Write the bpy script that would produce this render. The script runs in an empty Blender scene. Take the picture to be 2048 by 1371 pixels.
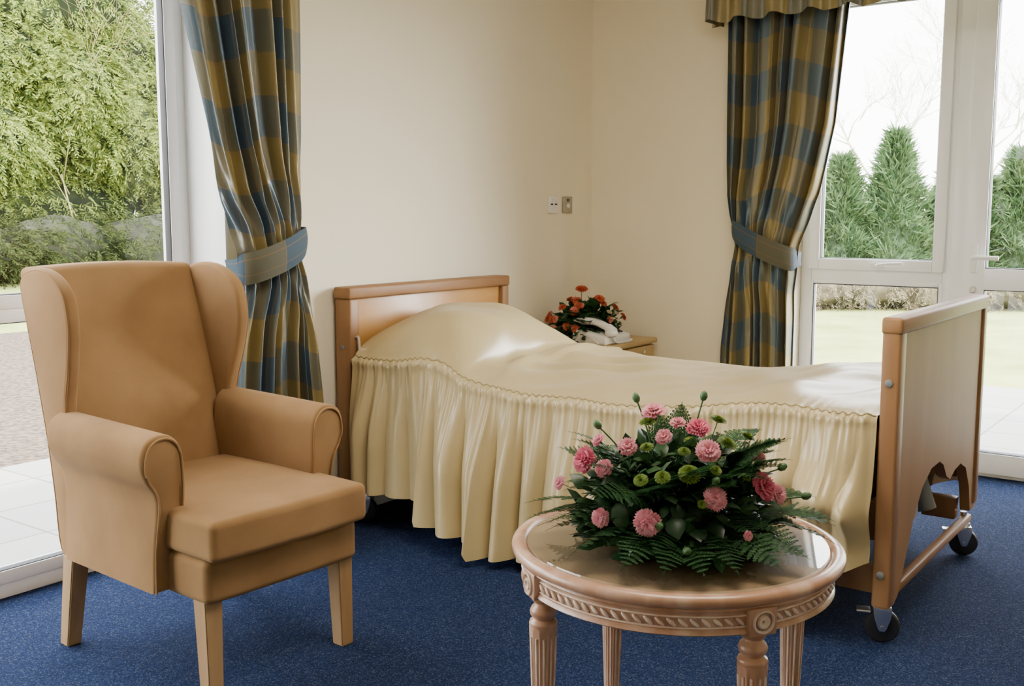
import bpy, bmesh, math, random
import numpy as np
from mathutils import Vector, Matrix, Euler, Quaternion
S = bpy.context.scene
COL = S.collection
pi = math.pi

# ------------------------------------------------------------------ materials
def new_mat(name):
    m = bpy.data.materials.new(name); m.use_nodes = True
    nt = m.node_tree; nt.nodes.clear()
    out = nt.nodes.new('ShaderNodeOutputMaterial')
    return m, nt, out
def N(nt, t, **kw):
    n = nt.nodes.new(t)
    for k, v in kw.items():
        if hasattr(n, k): setattr(n, k, v)
    return n
def c4(c): return (c[0], c[1], c[2], 1)
def pmat(name, c1, c2=None, scale=8, rough=.5, bump=0, bscale=None, stretch=(1,1,1), sheen=0, metal=0,
         coat=0, spec=.5, detail=4, lo=.35, hi=.65, rot=(0,0,0), bdist=.01, distort=0, sheen_c=None, trans=0):
    m, nt, out = new_mat(name)
    b = N(nt, 'ShaderNodeBsdfPrincipled')
    nt.links.new(b.outputs[0], out.inputs[0])
    tc = N(nt, 'ShaderNodeTexCoord'); mp = N(nt, 'ShaderNodeMapping')
    mp.inputs['Scale'].default_value = stretch; mp.inputs['Rotation'].default_value = rot
    nt.links.new(tc.outputs['Object'], mp.inputs[0])
    nz = N(nt, 'ShaderNodeTexNoise'); nz.inputs['Scale'].default_value = scale
    nz.inputs['Detail'].default_value = detail; nz.inputs['Distortion'].default_value = distort
    nt.links.new(mp.outputs[0], nz.inputs['Vector'])
    cr = N(nt, 'ShaderNodeValToRGB')
    cr.color_ramp.elements[0].position = lo; cr.color_ramp.elements[1].position = hi
    cr.color_ramp.elements[0].color = c4(c1); cr.color_ramp.elements[1].color = c4(c2 or c1)
    nt.links.new(nz.outputs[0], cr.inputs[0]); nt.links.new(cr.outputs[0], b.inputs['Base Color'])
    b.inputs['Roughness'].default_value = rough; b.inputs['Metallic'].default_value = metal
    b.inputs['Specular IOR Level'].default_value = spec
    b.inputs['Coat Weight'].default_value = coat; b.inputs['Coat Roughness'].default_value = .15
    b.inputs['Sheen Weight'].default_value = sheen; b.inputs['Sheen Roughness'].default_value = .4
    if sheen_c: b.inputs['Sheen Tint'].default_value = c4(sheen_c)
    if bump:
        n2 = N(nt, 'ShaderNodeTexNoise'); n2.inputs['Scale'].default_value = bscale or scale
        n2.inputs['Detail'].default_value = 3
        nt.links.new(mp.outputs[0], n2.inputs['Vector'])
        bp = N(nt, 'ShaderNodeBump'); bp.inputs['Strength'].default_value = bump; bp.inputs['Distance'].default_value = bdist
        nt.links.new(n2.outputs[0], bp.inputs['Height']); nt.links.new(bp.outputs[0], b.inputs['Normal'])
    return m
def leafmat(name, c1, c2, rough=.5, trans=.25, spec=.4):
    m, nt, out = new_mat(name)
    g = N(nt, 'ShaderNodeNewGeometry'); cr = N(nt, 'ShaderNodeValToRGB')
    cr.color_ramp.elements[0].color = c4(c1); cr.color_ramp.elements[1].color = c4(c2)
    nt.links.new(g.outputs['Random Per Island'], cr.inputs[0])
    b = N(nt, 'ShaderNodeBsdfPrincipled'); b.inputs['Roughness'].default_value = rough
    b.inputs['Specular IOR Level'].default_value = spec
    t = N(nt, 'ShaderNodeBsdfTranslucent'); mx = N(nt, 'ShaderNodeMixShader'); mx.inputs[0].default_value = trans
    nt.links.new(cr.outputs[0], b.inputs['Base Color']); nt.links.new(cr.outputs[0], t.inputs[0])
    nt.links.new(b.outputs[0], mx.inputs[1]); nt.links.new(t.outputs[0], mx.inputs[2]); nt.links.new(mx.outputs[0], out.inputs[0])
    return m
def glassmat(name, k=.5):
    m, nt, out = new_mat(name)
    t = N(nt, 'ShaderNodeBsdfTransparent'); g = N(nt, 'ShaderNodeBsdfGlossy'); g.inputs['Roughness'].default_value = .02
    lw = N(nt, 'ShaderNodeFresnel'); lw.inputs[0].default_value = 1.45
    ge = N(nt, 'ShaderNodeNewGeometry')
    inv = N(nt, 'ShaderNodeMath', operation='SUBTRACT'); inv.inputs[0].default_value = 1; nt.links.new(ge.outputs['Backfacing'], inv.inputs[1])
    cl = N(nt, 'ShaderNodeMath', operation='MULTIPLY'); nt.links.new(inv.outputs[0], cl.inputs[0]); cl.inputs[1].default_value = k
    ma = N(nt, 'ShaderNodeMath', operation='MULTIPLY'); nt.links.new(cl.outputs[0], ma.inputs[1])
    nt.links.new(lw.outputs[0], ma.inputs[0])
    mx = N(nt, 'ShaderNodeMixShader'); nt.links.new(ma.outputs[0], mx.inputs[0])
    nt.links.new(t.outputs[0], mx.inputs[1]); nt.links.new(g.outputs[0], mx.inputs[2]); nt.links.new(mx.outputs[0], out.inputs[0])
    return m

M_wall = pmat('cream_paint', (.87,.785,.605), (.88,.80,.62), 3, rough=.7, bump=.05, bscale=220, bdist=.002)
M_ceil = pmat('ceiling_paint', (.85,.83,.79), None, 3, rough=.8)
M_upvc = pmat('white_upvc', (.93,.94,.96), (.94,.95,.97), 4, rough=.3)
M_gasket = pmat('black_gasket', (.02,.02,.025), None, 4, rough=.6)
M_glass = glassmat('window_glass', k=.8)
M_beech = pmat('beech_wood', (.265,.132,.054), (.335,.18,.078), 14, rough=.42, stretch=(1,1,.12), detail=6, distort=.6, spec=.35)
M_beechx = pmat('beech_wood_rail', (.265,.132,.054), (.335,.18,.078), 14, rough=.45, stretch=(.1,1,1), detail=6, distort=.6, spec=.3)
M_panel = pmat('veneer_panel', (.47,.235,.06), (.54,.29,.085), 9, rough=.36, stretch=(.12,1,1.2), detail=6, coat=.1, distort=.8)
M_fpanel = pmat('veneer_footboard', (.31,.16,.06), (.35,.185,.072), 7, rough=.5, stretch=(1,1,.12), detail=5, distort=.5, spec=.2)
M_legwood = pmat('chair_leg_wood', (.33,.195,.085), (.41,.26,.125), 20, rough=.5, stretch=(1,1,.1), detail=6)
M_suede = pmat('tan_suede', (.225,.125,.052), (.335,.198,.088), 4, rough=.95, sheen=.12, sheen_c=(1,.8,.6), detail=9, lo=.28, hi=.74, bump=.10, bscale=90, bdist=.003, spec=.12)
M_satin = pmat('champagne_satin', (.49,.385,.19), (.53,.42,.215), 3, rough=.32, sheen=.1, spec=.65, bump=.16, bscale=8, bdist=.02)
M_satinp = pmat('satin_piping', (.36,.275,.12), None, 5, rough=.5)
M_limed = pmat('limed_wood', (.41,.215,.125), (.61,.42,.31), 16, rough=.33, stretch=(1,1,.25), detail=6, coat=.3, lo=.42, hi=.75)
M_limewhite = pmat('lime_wash', (.76,.63,.54), (.60,.41,.31), 22, rough=.45, detail=5)
M_tabletop = pmat('table_veneer', (.28,.19,.11), (.37,.26,.155), 6, rough=.35, stretch=(1,.12,1), detail=7, distort=.6)
M_tglass = glassmat('table_glass', k=1.9)
M_chrome = pmat('chrome', (.8,.8,.82), None, 4, rough=.28, metal=1)
M_steel = pmat('brushed_steel', (.42,.40,.36), (.5,.48,.42), 40, rough=.35, metal=1)
M_black = pmat('black_rubber', (.012,.012,.014), None, 5, rough=.5)
M_grey = pmat('grey_plastic', (.20,.21,.22), None, 5, rough=.5)
M_white = pmat('white_plastic', (.82,.81,.77), (.84,.83,.79), 5, rough=.3)
M_keys = pmat('dark_keys', (.05,.06,.08), None, 5, rough=.4)
M_cab = pmat('oak_cabinet', (.42,.285,.115), (.50,.35,.155), 12, rough=.45, stretch=(.1,1,1), detail=5)

# carpet
M_carpet, nt, out = new_mat('blue_carpet')
b = N(nt, 'ShaderNodeBsdfPrincipled'); nt.links.new(b.outputs[0], out.inputs[0]); b.inputs['Roughness'].default_value = .95
b.inputs['Specular IOR Level'].default_value = .08
tc = N(nt, 'ShaderNodeTexCoord')
vo = N(nt, 'ShaderNodeTexVoronoi'); vo.inputs['Scale'].default_value = 300; nt.links.new(tc.outputs['Object'], vo.inputs['Vector'])
sp = N(nt, 'ShaderNodeSeparateColor'); nt.links.new(vo.outputs['Color'], sp.inputs[0])
cr = N(nt, 'ShaderNodeValToRGB'); e = cr.color_ramp.elements
e[0].position = 0; e[0].color = (.0055,.010,.032,1); e[1].position = 1; e[1].color = (.070,.086,.130,1)
x = cr.color_ramp.elements.new(.40); x.color = (.0110,.0225,.068,1)
x = cr.color_ramp.elements.new(.78); x.color = (.016,.031,.090,1)
x = cr.color_ramp.elements.new(.88); x.color = (.038,.055,.102,1)
nt.links.new(sp.outputs[0], cr.inputs[0])
n2 = N(nt, 'ShaderNodeTexNoise'); n2.inputs['Scale'].default_value = 2.5; nt.links.new(tc.outputs['Object'], n2.inputs['Vector'])
mr = N(nt, 'ShaderNodeMapRange'); mr.inputs['To Min'].default_value = .85; mr.inputs['To Max'].default_value = 1.15; nt.links.new(n2.outputs[0], mr.inputs[0])
mx = N(nt, 'ShaderNodeVectorMath', operation='SCALE'); nt.links.new(cr.outputs[0], mx.inputs[0]); nt.links.new(mr.outputs[0], mx.inputs['Scale'])
nt.links.new(mx.outputs[0], b.inputs['Base Color'])
bp = N(nt, 'ShaderNodeBump'); bp.inputs['Strength'].default_value = .5; bp.inputs['Distance'].default_value = .004
nt.links.new(vo.outputs['Distance'], bp.inputs['Height']); nt.links.new(bp.outputs[0], b.inputs['Normal'])

# plaid
def plaid(name, kk, rough, spec):
    m, nt, out = new_mat(name)
    b = N(nt, 'ShaderNodeBsdfPrincipled'); nt.links.new(b.outputs[0], out.inputs[0]); b.inputs['Roughness'].default_value = rough
    b.inputs['Sheen Weight'].default_value = .08; b.inputs['Specular IOR Level'].default_value = spec
    uvn = N(nt, 'ShaderNodeUVMap'); sx = N(nt, 'ShaderNodeSeparateXYZ'); nt.links.new(uvn.outputs[0], sx.inputs[0])
    def mth(op, a, bb=None):
        n = N(nt, 'ShaderNodeMath', operation=op)
        for i, q in enumerate((a, bb)):
            if q is None: continue
            if isinstance(q, (int, float)): n.inputs[i].default_value = q
            else: nt.links.new(q, n.inputs[i])
        return n.outputs[0]
    def band(s, per, w, off=0.0):
        return mth('LESS_THAN', mth('FRACT', mth('ADD', mth('DIVIDE', s, per), off)), w)
    a = band(sx.outputs[0], .30, .5); bv = band(sx.outputs[1], .30, .5)
    w = mth('MULTIPLY', mth('ADD', a, bv), .5)
    cr = N(nt, 'ShaderNodeValToRGB'); cr.color_ramp.interpolation = 'CONSTANT'; e = cr.color_ramp.elements
    e[0].color = (.245*kk,.188*kk,.065*kk,1); e[1].position = .75; e[1].color = (.062*kk,.105*kk,.145*kk,1)
    x = cr.color_ramp.elements.new(.25); x.color = (.140*kk,.135*kk,.088*kk,1)
    nt.links.new(w, cr.inputs[0])
    l1 = band(sx.outputs[0], .15, .025, .3); l2 = band(sx.outputs[1], .15, .022, .0); l3 = band(sx.outputs[0], .15, .02, .62)
    ln = mth('MAXIMUM', mth('MAXIMUM', l1, l2), l3)
    mxc = N(nt, 'ShaderNodeMix', data_type='RGBA'); nt.links.new(mth('MULTIPLY', ln, .6), mxc.inputs[0])
    nt.links.new(cr.outputs[0], mxc.inputs[6]); mxc.inputs[7].default_value = (.28*kk,.17*kk,.08*kk,1)
    nt.links.new(mxc.outputs[2], b.inputs['Base Color'])
    return m
M_plaid = plaid('plaid_curtain', 1, .36, .65)
M_plaidt = plaid('plaid_tieback', .62, .6, .15)
M_lining = pmat('curtain_lining', (.25,.2,.13), None, 5, rough=.8)

M_fol = leafmat('dark_foliage', (.007,.026,.010), (.036,.090,.028), rough=.35, trans=.15)
M_fern = leafmat('fern_green', (.013,.048,.016), (.038,.11,.032), rough=.45, trans=.25)
M_pink = leafmat('pink_petals', (.85,.29,.38), (.94,.50,.57), rough=.7, trans=.3)
M_dpink = leafmat('deep_pink_petals', (.74,.11,.23), (.90,.30,.40), rough=.7, trans=.3)
M_mum = leafmat('lime_petals', (.09,.16,.016), (.20,.29,.03), rough=.6, trans=.2)
M_orange = leafmat('orange_petals', (.60,.09,.04), (.76,.22,.12), rough=.7, trans=.3)
M_peach = leafmat('peach_petals', (.80,.25,.18), (.88,.40,.30), rough=.7, trans=.3)
M_cream = leafmat('cream_petals', (.6,.5,.35), (.75,.68,.5), rough=.7, trans=.3)
M_stem = pmat('green_stem', (.04,.11,.035), (.07,.16,.05), 20, rough=.5)
M_blue = pmat('blue_glazed_bowl', (.03,.08,.35), None, 6, rough=.15, coat=.5)
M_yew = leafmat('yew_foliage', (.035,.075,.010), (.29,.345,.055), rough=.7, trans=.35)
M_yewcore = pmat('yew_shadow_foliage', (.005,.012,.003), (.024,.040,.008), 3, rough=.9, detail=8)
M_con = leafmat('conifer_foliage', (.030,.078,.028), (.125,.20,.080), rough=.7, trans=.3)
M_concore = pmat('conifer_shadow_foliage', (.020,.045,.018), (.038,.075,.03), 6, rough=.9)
M_brush = leafmat('brush_foliage', (.008,.016,.004), (.050,.062,.016), rough=.8, trans=.3, spec=.1)
M_brushp = leafmat('dry_brush_foliage', (.10,.085,.05), (.26,.22,.14), rough=.8, trans=.3)
M_bark = pmat('bark', (.10,.07,.05), (.20,.14,.10), 10, rough=.9)
M_twig = pmat('yellow_twigs', (.20,.17,.06), (.30,.26,.10), 8, rough=.8)
M_haze = pmat('haze_paled_branches', (.62,.61,.58), (.70,.69,.66), 4, rough=.9)  # haze painted into the branch colour so the far trees look faint
M_lawn = pmat('lawn_grass', (.17,.22,.04), (.33,.34,.11), 1.5, rough=.95, detail=8, lo=.3, hi=.7)
M_gravel = pmat('gravel', (.025,.017,.011), (.15,.105,.07), 26, rough=.95, detail=3, bump=.8, bscale=38, bdist=.02)
M_pave, nt, out = new_mat('paving_slabs')
b = N(nt, 'ShaderNodeBsdfPrincipled'); nt.links.new(b.outputs[0], out.inputs[0]); b.inputs['Roughness'].default_value = .8
tc = N(nt, 'ShaderNodeTexCoord'); br = N(nt, 'ShaderNodeTexBrick'); br.offset = 0
nt.links.new(tc.outputs['Object'], br.inputs['Vector'])
br.inputs['Color1'].default_value = (.33,.32,.305,1); br.inputs['Color2'].default_value = (.285,.28,.27,1); br.inputs['Mortar'].default_value = (.15,.145,.13,1)
br.inputs['Scale'].default_value = 1; br.inputs['Mortar Size'].default_value = .006; br.inputs['Brick Width'].default_value = .45; br.inputs['Row Height'].default_value = .45
nt.links.new(br.outputs[0], b.inputs['Base Color'])

# ------------------------------------------------------------------ geometry helpers
class G:
    def __init__(s): s.v = []; s.f = []; s.m = []
    def add(s, vf, mi=0, M=None):
        v, f = vf; o = len(s.v)
        if M is not None: v = [tuple(M @ Vector(p)) for p in v]
        s.v += [tuple(p) for p in v]; s.f += [tuple(i + o for i in q) for q in f]; s.m += [mi] * len(f)
        return s
def mk(name, g, mats, parent=None, ang=40, loc=None, rot=None, uvs=None, **props):
    if isinstance(g, tuple): g = G().add(g)
    me = bpy.data.meshes.new(name); me.from_pydata(g.v, [], g.f)
    if not isinstance(mats, (list, tuple)): mats = [mats]
    for m in mats: me.materials.append(m)
    me.polygons.foreach_set('material_index', g.m)
    if uvs is not None:
        ul = me.uv_layers.new(name='UVMap')
        li = np.zeros(len(me.loops), dtype=np.int32); me.loops.foreach_get('vertex_index', li)
        ul.data.foreach_set('uv', np.asarray(uvs, dtype=np.float32)[li].ravel())
    me.polygons.foreach_set('use_smooth', [True] * len(me.polygons))
    if ang < 180: me.set_sharp_from_angle(angle=math.radians(ang))
    me.update()
    o = bpy.data.objects.new(name, me); COL.objects.link(o)
    if parent: o.parent = parent
    if loc is not None: o.location = loc
    if rot is not None: o.rotation_euler = rot
    for k, v in props.items(): o[k] = v
    return o
def top(name, label, category, loc, rotz=0, **props):
    o = bpy.data.objects.new(name, None); o.empty_display_size = .1; COL.objects.link(o)
    o.location = loc; o.rotation_euler = (0, 0, rotz); o['label'] = label; o['category'] = category
    for k, v in props.items(): o[k] = v
    return o
def frombm(bm):
    bm.verts.index_update()
    r = ([tuple(v.co) for v in bm.verts], [tuple(v.index for v in f.verts) for f in bm.faces]); bm.free(); return r
def rbox(x0, x1, y0, y1, z0, z1, bev=.004, seg=2):
    bm = bmesh.new(); bmesh.ops.create_cube(bm, size=1)
    for v in bm.verts:
        v.co = ((x0+x1)/2 + v.co.x*(x1-x0), (y0+y1)/2 + v.co.y*(y1-y0), (z0+z1)/2 + v.co.z*(z1-z0))
    if bev: bmesh.ops.bevel(bm, geom=bm.edges[:], offset=bev, segments=seg, affect='EDGES', profile=.5, clamp_overlap=True)
    return frombm(bm)
def prism(outl, fn, bev=0, seg=3):
    bm = bmesh.new(); n = len(outl)
    A = [bm.verts.new(fn(a, b_, 0)) for a, b_ in outl]; B = [bm.verts.new(fn(a, b_, 1)) for a, b_ in outl]
    fa = bm.faces.new(A[::-1]); fb = bm.faces.new(B)
    for i in range(n): bm.faces.new((A[i], A[(i+1) % n], B[(i+1) % n], B[i]))
    bmesh.ops.recalc_face_normals(bm, faces=bm.faces)
    if bev:
        ed = list(set(list(fa.edges) + list(fb.edges)))
        bmesh.ops.bevel(bm, geom=ed, offset=bev, segments=seg, affect='EDGES', profile=.5, clamp_overlap=True)
    return frombm(bm)
def gbox(c, h, r, n=8, k=4, deform=None):
    ax = []
    for H in h:
        rr = [r*math.tan(pi/4*i/k) for i in range(k+1)]
        pos = [-(H-r)-q for q in rr[::-1]] + list(np.linspace(-(H-r), H-r, n+1)[1:-1]) + [(H-r)+q for q in rr]
        ax.append(pos)
    V = []; F = []
    def face(i, j, kx, sgn):
        o = len(V); A, B = ax[i], ax[j]
        for a in A:
            for b_ in B:
                q = [0, 0, 0]; q[i] = a; q[j] = b_; q[kx] = sgn*h[kx]
                cl = [max(-(h[t]-r), min(h[t]-r, q[t])) for t in range(3)]
                d = Vector([q[t]-cl[t] for t in range(3)]); d = d.normalized()*r
                p = [cl[t]+d[t] for t in range(3)]
                if deform: p = deform(*p)
                V.append((p[0]+c[0], p[1]+c[1], p[2]+c[2]))
        m = len(B)
        for a in range(len(A)-1):
            for b_ in range(m-1):
                F.append((o+a*m+b_, o+(a+1)*m+b_, o+(a+1)*m+b_+1, o+a*m+b_+1))
    for i, j, kx in ((0,1,2),(0,2,1),(1,2,0)):
        face(i, j, kx, 1); face(i, j, kx, -1)
    bm = bmesh.new(); vs = [bm.verts.new(p) for p in V]
    for f in F: bm.faces.new([vs[q] for q in f])
    bmesh.ops.remove_doubles(bm, verts=bm.verts, dist=1e-5); bmesh.ops.recalc_face_normals(bm, faces=bm.faces)
    return frombm(bm)
def lathe(prof, n=32, rf=None, c=(0,0,0)):
    V = []; F = []
    for (r, z) in prof:
        for i in range(n):
            a = 2*pi*i/n; rr = rf(r, z, a) if rf else r
            V.append((c[0]+rr*math.cos(a), c[1]+rr*math.sin(a), c[2]+z))
    for j in range(len(prof)-1):
        for i in range(n):
            i2 = (i+1) % n; F.append((j*n+i, j*n+i2, (j+1)*n+i2, (j+1)*n+i))
    if prof[0][0] > 1e-6: F.append(tuple(range(n))[::-1])
    if prof[-1][0] > 1e-6: F.append(tuple(range((len(prof)-1)*n, len(prof)*n)))
    bm = bmesh.new(); vs = [bm.verts.new(p) for p in V]
    for f in F:
        try: bm.faces.new([vs[q] for q in f])
        except Exception: pass
    bmesh.ops.remove_doubles(bm, verts=bm.verts, dist=1e-6)
    bmesh.ops.recalc_face_normals(bm, faces=bm.faces)
    return frombm(bm)
def tube(pts, r, n=8, closed=False):
    P = [Vector(p) for p in pts]; m = len(P); V = []; F = []
    R = r if isinstance(r, (list, tuple)) else [r]*m
    nrm = None
    for i in range(m):
        if closed: t = P[(i+1) % m]-P[i-1]
        else: t = P[min(i+1, m-1)]-P[max(i-1, 0)]
        t.normalize()
        if nrm is None: nrm = t.orthogonal().normalized()
        else: nrm = (nrm - t*nrm.dot(t)).normalized()
        bn = t.cross(nrm)
        for k in range(n):
            a = 2*pi*k/n; V.append(tuple(P[i] + (nrm*math.cos(a)+bn*math.sin(a))*R[i]))
    for i in range(m if closed else m-1):
        i2 = (i+1) % m
        for k in range(n):
            k2 = (k+1) % n; F.append((i*n+k, i*n+k2, i2*n+k2, i2*n+k))
    if not closed: F.append(tuple(range(n))[::-1]); F.append(tuple(range((m-1)*n, m*n)))
    return V, F
def interp(tab, x):
    xs = [t[0] for t in tab]; ys = [t[1] for t in tab]
    return float(np.interp(x, xs, ys))
def smooth(t): t = max(0, min(1, t)); return t*t*(3-2*t)
def spline(pts, n=8, closed=False):
    P = [Vector(p) for p in pts]; out = []; m = len(P)
    for i in range(m if closed else m-1):
        if closed: a, b_, c, d = P[i-1], P[i], P[(i+1) % m], P[(i+2) % m]
        else: a, b_, c, d = P[max(i-1,0)], P[i], P[i+1], P[min(i+2,m-1)]
        for k in range(n):
            t = k/n
            out.append(.5*((2*b_)+(c-a)*t+(2*a-5*b_+4*c-d)*t*t+(3*b_-a-3*c+d)*t**3))
    if not closed: out.append(P[-1])
    return out

# ------------------------------------------------------------------ room
YW, XW = 3.08, 4.95
YG, XG = 3.29, 5.30
X0, Y0, H = -1.3, -1.9, 2.6
ST = dict(kind='structure')
mk('floor', rbox(X0-.2, XG+.07, Y0-.2, YG+.07, -.08, 0, 0), M_carpet, label='blue speckled fitted carpet', **ST)
mk('ceiling', rbox(X0-.2, XG+.1, Y0-.2, YG+.1, H, H+.12, 0), M_ceil, label='white painted ceiling', **ST)
WT = YG+.08
g = G(); WX0, WX1, WZ = -.62, 2.46, 2.38
g.add(rbox(WX1, XG+.1, YW, WT, 0, H, 0)); g.add(rbox(X0-.2, WX0, YW, WT, 0, H, 0)); g.add(rbox(WX0, WX1, YW, WT, WZ, H, 0))
mk('wall_back', g, M_wall, label='cream painted wall behind the bed', **ST)
g = G(); DY0, DY1 = .1, 2.0; XT = XG+.1
g.add(rbox(XW, XT, DY1, YW, 0, H, 0)); g.add(rbox(XW, XT, Y0-.2, DY0, 0, H, 0)); g.add(rbox(XW, XT, DY0, DY1, WZ, H, 0))
mk('wall_right', g, M_wall, label='cream painted wall with glazed door', **ST)
mk('wall_left', rbox(X0-.2, X0, Y0, YW, 0, H, 0), M_wall, label='cream painted wall', **ST)
mk('wall_front', rbox(X0, XW, Y0-.2, Y0, 0, H, 0), M_wall, label='cream painted wall', **ST)
mk('baseboard_back', rbox(WX1, XW, YW-.012, YW, 0, .09, .003), M_upvc, label='white painted skirting board', **ST)
mk('baseboard_right', rbox(XW-.012, XW, DY1, YW-.013, 0, .09, .003), M_upvc, label='white painted skirting board', **ST)
g = G(); g.add(rbox(WX1-.012, WX1, YW+.002, YG, 0, WZ, .002)); g.add(rbox(WX0, WX1-.012, YW+.002, YG, WZ-.012, WZ, .002))
mk('trim_1', g, M_upvc, label='white lining of the window reveal', **ST)

def frame_rect(g, a0, a1, z0, z1, wd, fn, d0, d1, mi=0, wt=None, wb=None):
    wt = wt or wd; wb = wb or wd
    for (p, q, r, s) in ((a0, a0+wd, z0, z1), (a1-wd, a1, z0, z1), (a0+wd, a1-wd, z0, z0+wb), (a0+wd, a1-wd, z1-wt, z1)):
        g.add(fn(p, q, d0, d1, r, s), mi)
fy = lambda a0, a1, d0, d1, z0, z1: rbox(a0, a1, YG+d0, YG+d1, z0, z1, .005, 2)
fx = lambda a0, a1, d0, d1, z0, z1: rbox(XG+d0, XG+d1, a0, a1, z0, z1, .005, 2)
g = G()
frame_rect(g, WX0, WX1, 0, WZ, .05, fy, 0, .07)
g.add(fy(.9, .97, 0, .07, .05, WZ-.05))
w1 = mk('window_1', g, M_upvc, label='white floor-length glazed window beside the armchair', **ST)
for (a0, a1) in ((WX0+.05, .9), (.97, WX1-.05)):
    for (z0, z1) in ((.05, .95), (.95, WZ-.05)):
        gg = G(); frame_rect(gg, a0, a1, z0, z1, .045, fy, -.008, .05)
        frame_rect(gg, a0+.042, a1-.042, z0+.042, z1-.042, .006, fy, -.004, .03, 1)
        s_ = mk('sash', gg, [M_upvc, M_gasket], w1)
        mk('glass_pane', fy(a0+.044, a1-.044, .012, .02, z0+.044, z1-.044), M_glass, s_)
g = G(); frame_rect(g, 1.24, 2.0, 0, WZ, .055, fx, 0, .07); g.add(fx(1.295, 1.945, 0, .07, .915, .985))
w2 = mk('window_2', g, M_upvc, label='white casement window beside the glazed door', **ST)
gg = G(); frame_rect(gg, 1.285, 1.955, .975, WZ-.045, .055, fx, -.02, .05); frame_rect(gg, 1.337, 1.903, 1.027, WZ-.097, .006, fx, -.012, .03, 1)
s_ = mk('sash', gg, [M_upvc, M_gasket], w2)
mk('glass_pane', fx(1.34, 1.90, .012, .02, 1.03, WZ-.10), M_glass, s_)
gg = G(); frame_rect(gg, 1.29, 1.95, .05, .92, .02, fx, -.004, .05); frame_rect(gg, 1.308, 1.932, .068, .902, .006, fx, -.002, .03, 1)
s_ = mk('sash', gg, [M_upvc, M_gasket], w2)
mk('glass_pane', fx(1.31, 1.93, .012, .02, .07, .90), M_glass, s_)
hg = G(); hg.add(rbox(XG-.035, XG-.02, 1.57, 1.63, .99, 1.015, .004)); hg.add(tube(spline([(XG-.03,1.6,1.0),(XG-.06,1.59,1.003),(XG-.065,1.54,1.01),(XG-.06,1.47,1.015)]), .008))
mk('window_handle', hg, M_white, w2)
g = G(); frame_rect(g, .1, 1.24, 0, WZ, .05, fx, 0, .07, wb=.02)
g.add(fx(1.19, 1.26, -.015, .0, 0, WZ))
d1 = mk('door_1', g, M_upvc, label='white glazed patio door with lever handle', **ST)
gg = G(); A0, A1 = .145, 1.195
frame_rect(gg, A0, A1, .02, WZ-.045, .095, fx, -.025, .05, wb=.10)
gg.add(fx(A0+.09, A1-.09, -.025, .05, .90, 1.0))
for z0, z1 in ((.118, .902), (.998, WZ-.138)): frame_rect(gg, A0+.092, A1-.092, z0, z1, .006, fx, -.02, .03, 1)
dl = mk('door_leaf', gg, [M_upvc, M_gasket], d1)
for z0, z1 in ((.12, .90), (1.0, WZ-.14)): mk('glass_pane', fx(A0+.094, A1-.094, .012, .02, z0, z1), M_glass, dl)
hg = G(); hg.add(rbox(XG-.04, XG-.025, 1.13, 1.165, .98, 1.12, .006)); hg.add(tube(spline([(XG-.035,1.147,1.05),(XG-.075,1.145,1.05),(XG-.085,1.12,1.052),(XG-.085,1.03,1.052)]), .010, 10))
mk('door_handle', hg, M_white, dl)
lg = G(); lg.add(lathe([(0,0),(.016,0),(.016,.008),(.012,.012),(0,.012)], 16), 0, Matrix.Translation((XG-.025,1.147,.90)) @ Matrix.Rotation(-pi/2, 4, 'Y'))
mk('lock', lg, M_steel, dl)

def plate(name, label, xc, mt, kind):
    o = top(name, label, 'wall socket', (xc, YW-.001, 1.305))
    mk('face_plate', rbox(-.044, .044, -.010, 0, -.044, .044, .003), mt, o)
    if kind == 0:
        for xx in (-.019, .019): mk('contact_slot', rbox(xx-.009, xx+.009, -.0135, -.009, -.002, .006, .001), M_gasket, o)
        mk('rocker_switch', rbox(-.012, .012, -.015, -.009, .016, .032, .002), M_white, o)
    else:
        g = G(); g.add(lathe([(0,0),(.011,0),(.011,.006),(0,.006)], 16), 0, Matrix.Translation((0,-.010,-.005)) @ Matrix.Rotation(pi/2,4,'X'))
        mk('call_button', g, M_white, o); mk('connector', rbox(-.012,.012,-.014,-.009,.018,.032,.001), M_keys, o)
    return o
plate('wall_socket', 'white plastic double wall socket above the bedside cabinet', 4.565, M_white, 0)
plate('wall_socket', 'brushed metal call point plate beside white socket', 4.70, M_steel, 1)

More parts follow.
